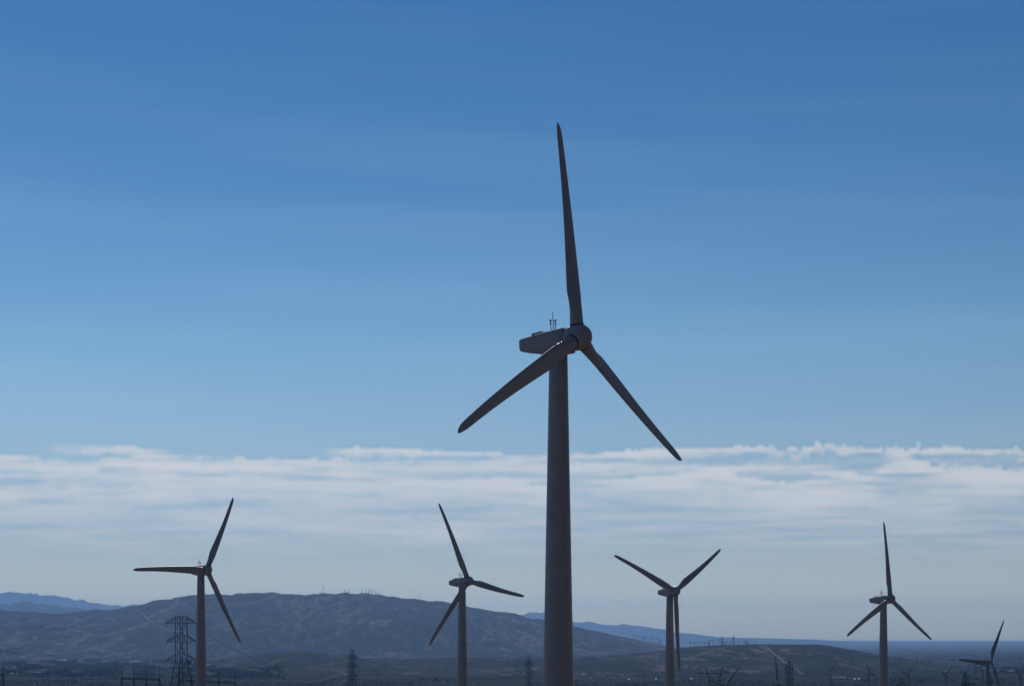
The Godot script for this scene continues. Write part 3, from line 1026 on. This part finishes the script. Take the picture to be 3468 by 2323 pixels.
func track(pts: Array, width: float, m: Material, called := "path") -> void:
	# a strip laid on the land
	var line: Array[Vector3] = []
	for i in pts.size() - 1:
		var a := land(pts[i][0], pts[i][1])
		var b := land(pts[i + 1][0], pts[i + 1][1])
		var n := maxi(2, int(a.distance_to(b) / 25.0))
		for k in n + (1 if i == pts.size() - 2 else 0):
			var p := a.lerp(b, float(k) / n)
			p += Vector3(nz.get_noise_2d(p.x * 3.0, p.z * 3.0) * 3.0, 0, 0)
			line.append(p)
	var pos := PackedVector3Array()
	var col := PackedColorArray()
	for i in line.size():
		var w := line[mini(i + 1, line.size() - 1)] - line[maxi(i - 1, 0)]
		w.y = 0
		var side := w.normalized().cross(Vector3.UP) * width * (0.4 + 0.25 * nz3.get_noise_2d(line[i].x, line[i].z))
		for s in [-1.0, 0.0, 1.0]:
			var p: Vector3 = line[i] + side * s
			p.y = surface_y(p.x, p.z) + 0.5
			pos.append(p)
			col.append(Color.WHITE)
	struct(called, grid_mesh(pos, col, 3, line.size()), m)

func make_trees() -> void:
	# belts of trees and brush on the valley floor, too many and too far to tell apart
	var st := tool(false)
	rng.seed = 77
	for k in 26:
		var a := rng.randf() * TAU
		var e := rng.randf_range(0.05, 0.95)
		var c := Vector3(cos(a) * 0.42 * sqrt(1.0 - e * e * 0.7), 0.18 + e * 0.75, sin(a) * 0.42 * sqrt(1.0 - e * e * 0.7))
		var s := rng.randf_range(0.14, 0.3)
		var u := Vector3(rng.randf() - 0.5, rng.randf() - 0.5, rng.randf() - 0.5).normalized() * s
		var v := u.cross(Vector3(rng.randf() - 0.5, 0.4, rng.randf() - 0.5)).normalized() * s
		st.add_vertex(c - u - v * 0.6); st.add_vertex(c + v); st.add_vertex(c + u - v * 0.6)
	bar(st, Vector3.ZERO, Vector3(0, 0.5, 0), 0.04, 4)
	var me := done(st)
	var spots := []
	# [sx0, sx1, sy0, sy1, count, height]
	for b in [[-80, 90, 2194, 2224, 700, 5.0], [-80, 420, 2236, 2262, 2600, 5.0], [60, 560, 2250, 2298, 4600, 5.0], [-80, 160, 2262, 2290, 900, 4.5], [380, 700, 2232, 2275, 1600, 4.5], [600, 960, 2262, 2302, 2400, 5.0],
		[2930, 3010, 2297, 2304, 60, 3.5], [3105, 3135, 2306, 2316, 40, 4.0], [3250, 3560, 2250, 2292, 700, 4.0], [3050, 3560, 2200, 2250, 900, 4.5]]:
		for k in b[4]:
			var sx := rng.randf_range(b[0], b[1])
			var sy := rng.randf_range(b[2], b[3])
			var ex: float = minf(sx - b[0], b[1] - sx) / ((b[1] - b[0]) * 0.3)
			var ey: float = minf(sy - b[2], b[3] - sy) / ((b[3] - b[2]) * 0.3)
			if rng.randf() > minf(ex, ey) + 0.6 * nz3.get_noise_2d(sx * 0.8, sy * 4.0): continue
			# clumped
			if nz3.get_noise_2d(sx * 0.35, sy * 3.0) + 0.5 * nz3.get_noise_2d(sx * 1.5, sy * 9.0) < 0.02: continue
			var p := land(sx, sy, 2200.0, 20000.0)
			if p.z < -19000: continue
			spots.append([p, b[5] * rng.randf_range(0.6, 1.25)])
	var mm := MultiMesh.new()
	mm.transform_format = MultiMesh.TRANSFORM_3D
	mm.mesh = me
	mm.instance_count = spots.size()
	for i in spots.size():
		var s: float = spots[i][1]
		mm.set_instance_transform(i, Transform3D(Basis(Vector3.UP, rng.randf() * TAU).scaled(Vector3(s * 1.25, s, s * 1.25)), spots[i][0] - Vector3(0, 0.3, 0)))
	var o := MultiMeshInstance3D.new()
	o.name = "trees"
	o.multimesh = mm
	o.material_override = mat.leaf
	add_child(o)
	o.set_meta("kind", "stuff")
	tag(o, "dark belts of trees and brush on the valley floor", "trees")

func make_shrubs() -> void:
	# creosote brush dotted over the low hill and the flats before it
	var st := tool(false)
	rng.seed = 123
	for k in 7:
		var a := TAU * k / 7.0
		var c := Vector3(cos(a), 0, sin(a)) * 0.28
		var side := Vector3(-sin(a), 0, cos(a)) * 0.3
		st.add_vertex(c * 0.4 - side); st.add_vertex(c * 1.9 + Vector3(0, rng.randf_range(0.6, 1.0), 0)); st.add_vertex(c * 0.4 + side)
	var me := done(st)
	var spots := []
	for k in 28000:
		var sx := rng.randf_range(-60, 3530)
		var d := rng.randf_range(2350, 4300)
		var x := (sx - CX) / F * d
		if nz2.get_noise_2d(x * 0.7, d * 0.3) + 0.6 * nz3.get_noise_2d(x, d * 0.4) < 0.0: continue
		spots.append(Vector3(x, surface_y(x, -d) - 0.2, -d))
	var mm := MultiMesh.new()
	mm.transform_format = MultiMesh.TRANSFORM_3D
	mm.mesh = me
	mm.instance_count = spots.size()
	for i in spots.size():
		var s := rng.randf_range(1.0, 2.3)
		mm.set_instance_transform(i, Transform3D(Basis(Vector3.UP, rng.randf() * TAU).scaled(Vector3(s * 1.2, s * 0.8, s * 1.2)), spots[i]))
	var o := MultiMeshInstance3D.new()
	o.name = "shrubs"
	o.multimesh = mm
	o.material_override = mat.brush_leaf
	add_child(o)
	o.set_meta("kind", "stuff")
	tag(o, "dark desert brush dotted over the low hill and the flats", "shrubs")

func car(label: String, sx: float, sy: float) -> void:
	var p := land(sx, sy)
	var t := thing("car", label, "car", p + Vector3(0, 0.05, 0), 0.0, "cars driving on the valley road")
	var st := tool(false)
	var rings := []
	for r in [[-2.2, 0.55, 0.85], [-1.5, 0.5, 1.35], [-0.4, 0.5, 1.5], [0.7, 0.5, 1.45], [1.3, 0.5, 0.95], [2.2, 0.5, 0.75]]:
		rings.append(PackedVector3Array([Vector3(-0.88, 0.3, r[0]), Vector3(0.88, 0.3, r[0]), Vector3(0.8, r[2], r[0]), Vector3(-0.8, r[2], r[0])]))
	loft(st, rings)
	obj("body", done(st), mat.white, t)
	for s in [-1.0, 1.0]:
		for z in [-1.35, 1.35]:
			st = tool()
			lathe(st, [[-0.1, 0.32], [0.1, 0.32]], 12, Vector3(s * 0.82, 0.32, z), Vector3.RIGHT, Vector3.UP)
			obj("wheel", done(st), mat.dark, t)
		var sp := SphereMesh.new()
		sp.radius = 0.24
		sp.height = 0.48
		sp.radial_segments = 8
		sp.rings = 4
		obj("headlight", sp, mat.headlight, t, Transform3D(Basis(), Vector3(s * 0.55, 0.66, 2.12)))

# ------------------------------------------------------------------ the scene
func _ready() -> void:
	make_camera()
	make_sky()
	make_materials()
	nz.seed = 3
	nz.frequency = 0.004
	nz.fractal_octaves = 4
	nz2.seed = 9
	nz2.frequency = 0.006
	nz2.fractal_octaves = 4
	nz3.seed = 21
	nz3.frequency = 0.022
	nz3.fractal_octaves = 3

	# --- the land
	make_ground()
	var c1 := px([[0, 310], [90, 325], [250, 330], [310, 328], [360, 340], [540, 349], [620, 343], [770, 316], [850, 304], [950, 318], [1010, 316], [1100, 295], [1210, 280], [1260, 270], [1330, 245], [1420, 220], [1550, 218], [1600, 200], [1690, 190], [1730, 173], [1950, 170], [2040, 174], [2120, 165], [2200, 165], [2330, 152]], 0, 1950, 2.69)
	var c2 := px([[10, 152], [150, 155], [250, 165], [420, 168], [470, 170], [600, 160], [900, 165], [1150, 175], [1300, 200], [1480, 218], [1700, 235], [1770, 245], [1900, 278], [2100, 310], [2200, 328], [2330, 344]], 870, 1950, 2.69)
	var c3 := px([[5, 346], [130, 385], [290, 405], [540, 460], [800, 515], [1000, 560], [1200, 600], [1370, 632], [1450, 648], [1700, 700], [2000, 770], [2400, 860]], 1740, 1950, 2.69)
	var main := [[-700, 2100], [-350, 2070]]
	main.append_array(c1); main.append_array(c2); main.append_array(c3)
	make_hill("ridge", main, 5700, 8000, 11500, 560, 150, {"rough": 0.16, "bias": 0.02, "gully": 1500.0})
	make_hill("low_hill", [[560, 2262], [700, 2240], [870, 2217], [993, 2207], [1048, 2208], [1160, 2219], [1240, 2231], [1350, 2235], [1450, 2231], [1600, 2228], [1740, 2227], [1940, 2227], [2075, 2221], [2249, 2205], [2305, 2194.5], [2372, 2188], [2483, 2183], [2576, 2182], [2748, 2183], [2804, 2187], [2860, 2196.6], [2971, 2217], [3082, 2233.6], [3193, 2250], [3323, 2268], [3420, 2281], [3700, 2300]], 3000, 4200, 5400, 520, 110, {"rough": 0.14, "gully": 700.0, "power": 1.0, "mat": "brush", "bias": -0.1})
	make_hill("far_mountains", [[-900, 2080], [-400, 2030]] + px([[0, 165], [40, 155], [80, 156], [120, 163], [180, 159], [230, 157], [310, 165], [370, 183], [440, 171], [500, 190], [600, 203], [700, 220], [760, 230], [800, 245], [900, 255], [1000, 272], [1100, 277], [1170, 270], [1240, 263], [1290, 268], [1400, 285], [1600, 330], [2000, 420], [2400, 560]], 0, 1950, 2.69), 19500, 23500, 27500, 300, 60, {"rough": 0.2, "gully": 3500.0, "jag": 0.05, "mat": "rock"})
	make_hill("foothills", [[-900, 2110], [-300, 2060]] + px([[0, 258], [100, 250], [170, 235], [260, 229], [330, 245], [400, 258], [500, 275], [600, 290], [700, 297], [780, 303], [850, 312], [1100, 350], [1500, 430], [2000, 590]], 0, 1950, 2.69), 12500, 15000, 18500, 240, 60, {"rough": 0.2, "gully": 2500.0, "jag": 0.05, "mat": "rock"})
	make_hill("blue_mountains", [[1500, 2130], [1700, 2096]] + px([[70, 357], [120, 345], [190, 334], [290, 339], [420, 400], [540, 420], [600, 427], [680, 411], [760, 437], [850, 445], [950, 450], [1010, 439], [1060, 448], [1200, 462], [1300, 482], [1380, 487], [1450, 510], [1550, 525], [1620, 526], [1750, 545], [1860, 557], [2000, 563], [2341, 570]], 1740, 1950, 2.69) + [[2750, 2166], [2850, 2172], [2950, 2178]], 20000, 24000, 28000, 300, 60, {"rough": 0.2, "gully": 3500.0, "jag": 0.05, "mat": "rock"})
	for t in [[[[477.7, 2076], [494, 2093], [513, 2110], [535, 2123], [580, 2136], [632, 2147]], 6.5], [[[345.7, 2077], [371.7, 2089], [397.8, 2111]], 5.0], [[[2308.8, 2236], [2372, 2215.8], [2427.7, 2199], [2480, 2187]], 5.0],
		[[[2334.8, 2232.5], [2390, 2215], [2446, 2199]], 4.0], [[[2571, 2186], [2602, 2207]], 5.0], [[[2588, 2186], [2607.6, 2199], [2620.8, 2215.8], [2649, 2236.5], [2671.5, 2252.4], [2696, 2267.5], [2718.5, 2283.5], [2729.8, 2287]], 5.0],
		[[[1576, 2266], [1650.7, 2277], [1740, 2286]], 6.0], [[[3124, 2302], [3210, 2300], [3271, 2299]], 12.0]]:
		track(t[0], t[1], mat.track)
	make_trees()
	make_shrubs()

	# --- the large turbines
	turbine_parts()
	turbine("nearest and largest wind turbine, tall grey tower in the middle, one blade straight up", Vector3(7.05, CY + 32.41, -207.7), 52.2, 4.2, -2.1, 0.0)
	turbine("grey wind turbine behind the big left pylon, one blade level, red lamp on its roof", Vector3(-83.6, CY + 19.42, -532.1), 46.9, 3.0, -3.5, -28.9, true)
	turbine("grey wind turbine just left of the tallest tower, a blade pointing right over the ridge", Vector3(-12.35, CY + 16.85, -548.9), 43.8, 5.0, -3.4, 20.4)
	turbine("grey wind turbine just right of the tallest tower, blades like a Y", Vector3(48.15, CY + 14.58, -572.5), 34.2, 3.8, -3.6, 63.8)
	turbine("grey wind turbine in front of the low hill's right slope, blade straight up", Vector3(113.65, CY + 12.59, -583.5), 41.2, 5.1, -2.1, -1.6)
	small_turbine("grey wind turbine with pointed blades at the far right edge, below the skyline", P(3358.3, 2241.1, 905.0), 23.5, 40.0, -33.5, "", 0.8, "pointed_wind_turbine")
	var row := [[2815, 2284, -38.0], [2947.8, 2283, 18.0], [3078.8, 2284, -48.0], [3208, 2284, -58.0], [3335, 2290, 20.0], [3459.4, 2285, 64.0]]
	var which := ["first from the left in the distant row", "second in the distant row, left of the tower before the low hill", "third in the distant row, right of the tower before the low hill", "fourth in the distant row, above the light road", "fifth in the distant row, beside the pointed-blade turbine", "last of the distant row, at the right edge"]
	for i in row.size():
		small_turbine("small dark turbine, " + which[i], P(row[i][0], row[i][1], 1185.0), 9.0, 42.0, row[i][2], "small wind turbines in a row", 0.5)
	small_turbine("small turbine whose blade stands beside the tower with blades like a Y", P(2284, 2322, 950.0), 14.5, 42.0, -5.0, "turbines of which one blade shows", 0.5)
	small_turbine("small turbine whose slanting blade shows right of the wide-beamed pylon", P(2462, 2326, 950.0), 14.5, 42.0, -48.0, "turbines of which one blade shows", 0.5)
	small_turbine("small turbine whose upright blade shows left of the narrow pylon on the right", P(2638, 2316, 950.0), 14.0, 42.0, 4.0, "turbines of which one blade shows", 0.5)

	# --- pylons and wires
	var y1 := func(sy: float, d: float) -> float: return CY + (HY - sy) / F * d
	pylon("a", "big black lattice pylon with three pairs of arms, before the left wind turbine", P(612.5, 2200, 917), y1.call(2088.0, 917), [y1.call(2111.3, 917), y1.call(2173.3, 917), y1.call(2235.5, 917)], 2.0, 0.135, 8.6, 0.78, 0.0)
	pylon("b", "slim lattice pylon at the foot of the bench, left of the middle turbines", P(1191.5, 2250, 1716), y1.call(2199.6, 1716), [y1.call(2226, 1716), y1.call(2259, 1716), y1.call(2292.3, 1716)], 1.75, 0.13, 8.6, 1.05, 3.9, "lattice pylons carrying the power line", 1.25)
	pylon("c", "slim lattice pylon close to the left side of the tallest turbine's tower", P(1790.2, 2260, 1900), y1.call(2225, 1900), [y1.call(2255.6, 1900), y1.call(2290, 1900), y1.call(2324, 1900)], 1.7, 0.13, 8.0, 0.86, 3.6, "lattice pylons carrying the power line", 1.3)
	pylon("d", "slim lattice pylon on the right, at the end of the pale track", P(2674, 2260, 1600), y1.call(2239, 1600), [y1.call(2267.5, 1600), y1.call(2303.5, 1600), y1.call(2338, 1600)], 1.8, 0.13, 8.0, 0.9, 2.8, "lattice pylons carrying the power line", 1.25)
	pylon("e", "dark pylon top with a pointed peak, low on the right before the small turbines", P(3055, 2320, 1450), y1.call(2297, 1450), [y1.call(2320, 1450), y1.call(2352, 1450)], 1.6, 0.12, 9.0, 0.5, 4.0, "lattice pylons carrying the power line", 1.3)
	pylon("f", "dark twin-peaked pylon top left of the pointed-blade turbine", P(3271, 2320, 1300), y1.call(2276, 1300), [y1.call(2318, 1300), y1.call(2352, 1300)], 1.5, 0.12, 8.5, 0.4, 7.0, "lattice pylons carrying the power line", 1.6)
	pylon("g", "narrow pylon top right beside the pointed-blade turbine's tower", P(3352, 2320, 1250), y1.call(2289, 1250), [y1.call(2311, 1250), y1.call(2350, 1250)], 1.0, 0.12, 6.0, 0.3, 3.0, "lattice pylons carrying the power line", 1.1)
	delta_pylon()
	var names := {"a": "the big left pylon", "b": "the pylon left of centre", "c": "the pylon beside the tallest tower", "d": "the right-hand pylon"}
	var lvl := ["top", "middle", "lowest"]
	for s in [["a", "b", 14.0], ["b", "c", 5.0], ["c", "d", 7.0]]:
		for i in 3:
			wire("%s wire from %s to %s" % [lvl[i], names[s[0]], names[s[1]]], ends[s[0]][i * 2 + 1], ends[s[1]][i * 2], s[2])
	# a dark red drum hung on the big pylon
	var dr := thing("red_drum", "dark red drum hung on the right leg of the big left pylon", "drum", P(639, 2243, 915.0))
	var st := tool()
	lathe(st, [[-0.75, 0.5], [-0.6, 0.85], [0.6, 0.85], [0.75, 0.5]], 16, Vector3.ZERO, Vector3.RIGHT, Vector3.UP)
	obj("drum_body", done(st), mat.red, dr)
	st = tool(false)
	bar(st, Vector3(0.7, 0.3, 0), Vector3(1.5, 0.45, 0), 0.18)
	bar(st, Vector3(-0.7, 0, 0), Vector3(-2.6, -0.6, -1.0), 0.15)
	obj("bracket", done(st), mat.steel, dr)
	# --- the substation
	gantry("steel gantry of four tall posts, left of the big lattice pylon", [410.8, 452.4, 494.4, 539.0], [2252, 2253, 2255, 2256], [2296.8, 2298, 2299.3, 2300.5], 1100.0, [])
	gantry("steel gantry of five posts running behind the left turbine's tower", [602.7, 648.0, 694.0, 740.0, 795.5], [2260.5, 2259.5, 2261, 2261.5, 2264], [2303.5, 2305.5, 2308, 2310, 2312], 1100.0, [])
	gantry("steel gantry post and beam cut by the left edge of the view", [-75.0, -33.0, 9.0], [2236, 2236, 2237], [2284, 2284.5, 2285], 1100.0, [])
	var up := thing("utility_pole", "small pole with a crossbar at the right foot of the tallest tower", "utility pole", Vector3(P(1951, 2300, 1300).x, ground_y(P(1951, 2300, 1300).x, -1300.0), -1300.0))
	var ph: float = y1.call(2297.0, 1300) - up.position.y
	st = tool(false)
	bar(st, Vector3.ZERO, Vector3(0, ph, 0), 0.35, 6, 0.22)
	obj("pole", done(st), mat.steel, up)
	st = tool(false)
	bar(st, Vector3(-1.2, ph - 2.0, 0), Vector3(4.2, ph - 2.0, 0.6), 0.22)
	obj("crossbar", done(st), mat.steel, up)
	for x in [-1.0, 2.0, 4.0]:
		st = tool(false)
		bar(st, Vector3(x, ph - 1.8, x * 0.14), Vector3(x, ph - 1.1, x * 0.14), 0.16, 6)
		obj("insulator", done(st), mat.glass, up)

	# --- far pylons beyond the low hill
	var nth := ["first", "second", "third", "fourth", "fifth", "sixth", "seventh", "eighth", "ninth", "tenth", "eleventh", "twelfth", "thirteenth", "fourteenth", "last"]
	var fp := [[2167, 2147, 1], [2182, 2156, 0], [2195, 2152, 1], [2215, 2158, 1], [2235, 2158, 0], [2345.8, 2169, 1], [2378, 2170, 1], [2401.8, 2166, 0], [2424.3, 2161, 1], [2447, 2155, 0], [2465, 2168, 1], [2485.4, 2150, 0], [2512.7, 2164, 1], [2528, 2171, 0], [2533.4, 2169, 0]]
	for i in fp.size():
		far_pylon("hazy far-off %s, %s from the left beyond the low hill" % ["wide pylon" if fp[i][2] == 1 else "narrow pylon", nth[i]], fp[i][0], fp[i][1], 7200.0 if fp[i][0] > 2300 else 10500.0, fp[i][2] == 1)
	# --- radio masts and huts on the ridge
	var rm := [[889, 2003, 0], [1083.7, 2001, 1], [1093.7, 1981, 0], [1158, 2000, 0], [1168, 1996, 1], [1181.5, 1990, 0], [1224, 1990, 0], [1238.4, 1985, 0], [1249.8, 1992, 1], [1261, 1996, 1], [1271, 1998, 0], [1278, 2005, 1], [1292.6, 1997, 0], [1423, 2014, 0]]
	var ord := ["first", "second", "third", "fourth", "fifth", "sixth", "seventh", "eighth", "ninth", "tenth", "eleventh", "twelfth", "thirteenth", "last"]
	for i in rm.size():
		radio_mast("%s %s mast counted from the left on the ridge crest" % [ord[i], "stout" if rm[i][2] == 1 else "thin"], rm[i][0], rm[i][1], rm[i][2] == 1)
	var k := 0
	for b in [[1097, 20.0], [1172, 26.0], [1234, 34.0], [1278, 24.0]]:
		var p := P(b[0], 2010, 7975.0)
		building("low hut on the ridge crest under the %s" % ["second pair of masts", "third cluster of masts", "tallest masts", "right-hand masts"][k], Vector3(p.x, surface_y(p.x, p.z), p.z), Vector3(b[1], 3.5, 9), 0.1, mat.wall, mat.shade, 0.2, "hut", "huts among the radio masts")
		k += 1
	# --- buildings in the valley and on the ridge's lower slopes
	for b in [
		["long low dark building on the ridge's left slope", 112, 2127, Vector3(80, 7, 14), mat.shade, mat.shade, 0.15],
		["second long dark building right of the first on the left slope", 190, 2135, Vector3(75, 6, 14), mat.shade, mat.shade, 0.15],
		["pale sheds in a short row right of the long dark buildings", 246, 2143, Vector3(30, 6, 12), mat.wall, mat.roof, 0.45],
		["pale shed at the right end of the row on the left slope", 268, 2144, Vector3(22, 6, 12), mat.wall, mat.roof, 0.4],
		["brightest white-roofed building among the dark trees on the left", 184, 2240, Vector3(14, 3.5, 7), mat.wall, mat.glint, 0.45],
		["second bright white-roofed building among the dark trees", 199, 2240, Vector3(13, 3.5, 7), mat.wall, mat.glint, 0.45],
		["third bright white-roofed building among the dark trees", 214, 2240, Vector3(13, 3.5, 7), mat.wall, mat.glint, 0.45],
		["pale roof in the trees left of the gantry", 275, 2243, Vector3(13, 3, 7), mat.wall, mat.roof, 0.3],
		["pale low building above the dark trees, left of the big pylon", 455, 2246, Vector3(22, 3.5, 8), mat.wall, mat.roof, 0.35],
		["pale low building above the dark trees, further left", 354, 2242, Vector3(16, 3, 8), mat.wall, mat.roof, 0.3],
		["wide pale roof at the top of the tree belt on the left", 178, 2216, Vector3(40, 3, 8), mat.wall, mat.roof, 0.35],
		["tiny white building halfway up the middle of the ridge", 1106, 2165, Vector3(12, 2.5, 6), mat.wall, mat.roof, 0.4],
		["low pale building at the left edge behind the gantry post", 45, 2286, Vector3(12, 2.5, 7), mat.wall, mat.roof, 0.4],
		["low pale building at the left, right of the edge gantry post", 127, 2287, Vector3(10, 4, 8), mat.wall, mat.roof, 0.4],
		["pale roof behind the row of small turbines on the right", 2841, 2301, Vector3(20, 2.5, 7), mat.wall, mat.roof, 0.45],
		["pale roof in the valley right of the pointed-blade turbine", 3372, 2276, Vector3(16, 3, 8), mat.wall, mat.roof, 0.4],
		["pale roof in the valley at the right edge", 3425, 2278, Vector3(12, 3, 8), mat.wall, mat.roof, 0.4],
		["pale roof in the valley left of the pointed-blade turbine", 3331, 2271, Vector3(10, 3, 8), mat.wall, mat.roof, 0.4],
		["white tank house on the crest of the low hill's right shoulder", 2803, 2185, Vector3(5, 4, 5), mat.white, mat.white, 0.3],
	]:
		var p := land(b[1], b[2], 2200.0, 16000.0)
		building(b[0], p, b[3], 0.05, b[4], b[5], b[6], "building", "scattered buildings")
	car("white car with lit headlights on the valley road, right of the tallest tower", 2130, 2302)
	car("white car with lit headlights on the valley road, left of the Y-bladed turbine", 2221.8, 2301)
	car("white car with lit headlights on the valley road, left of the wide-beamed pylon", 2342, 2301)
	car("white car with lit headlights behind the row of small turbines", 2895, 2300.5)
	car("white car with lit headlights behind the small turbines, right of the other", 2909, 2300)
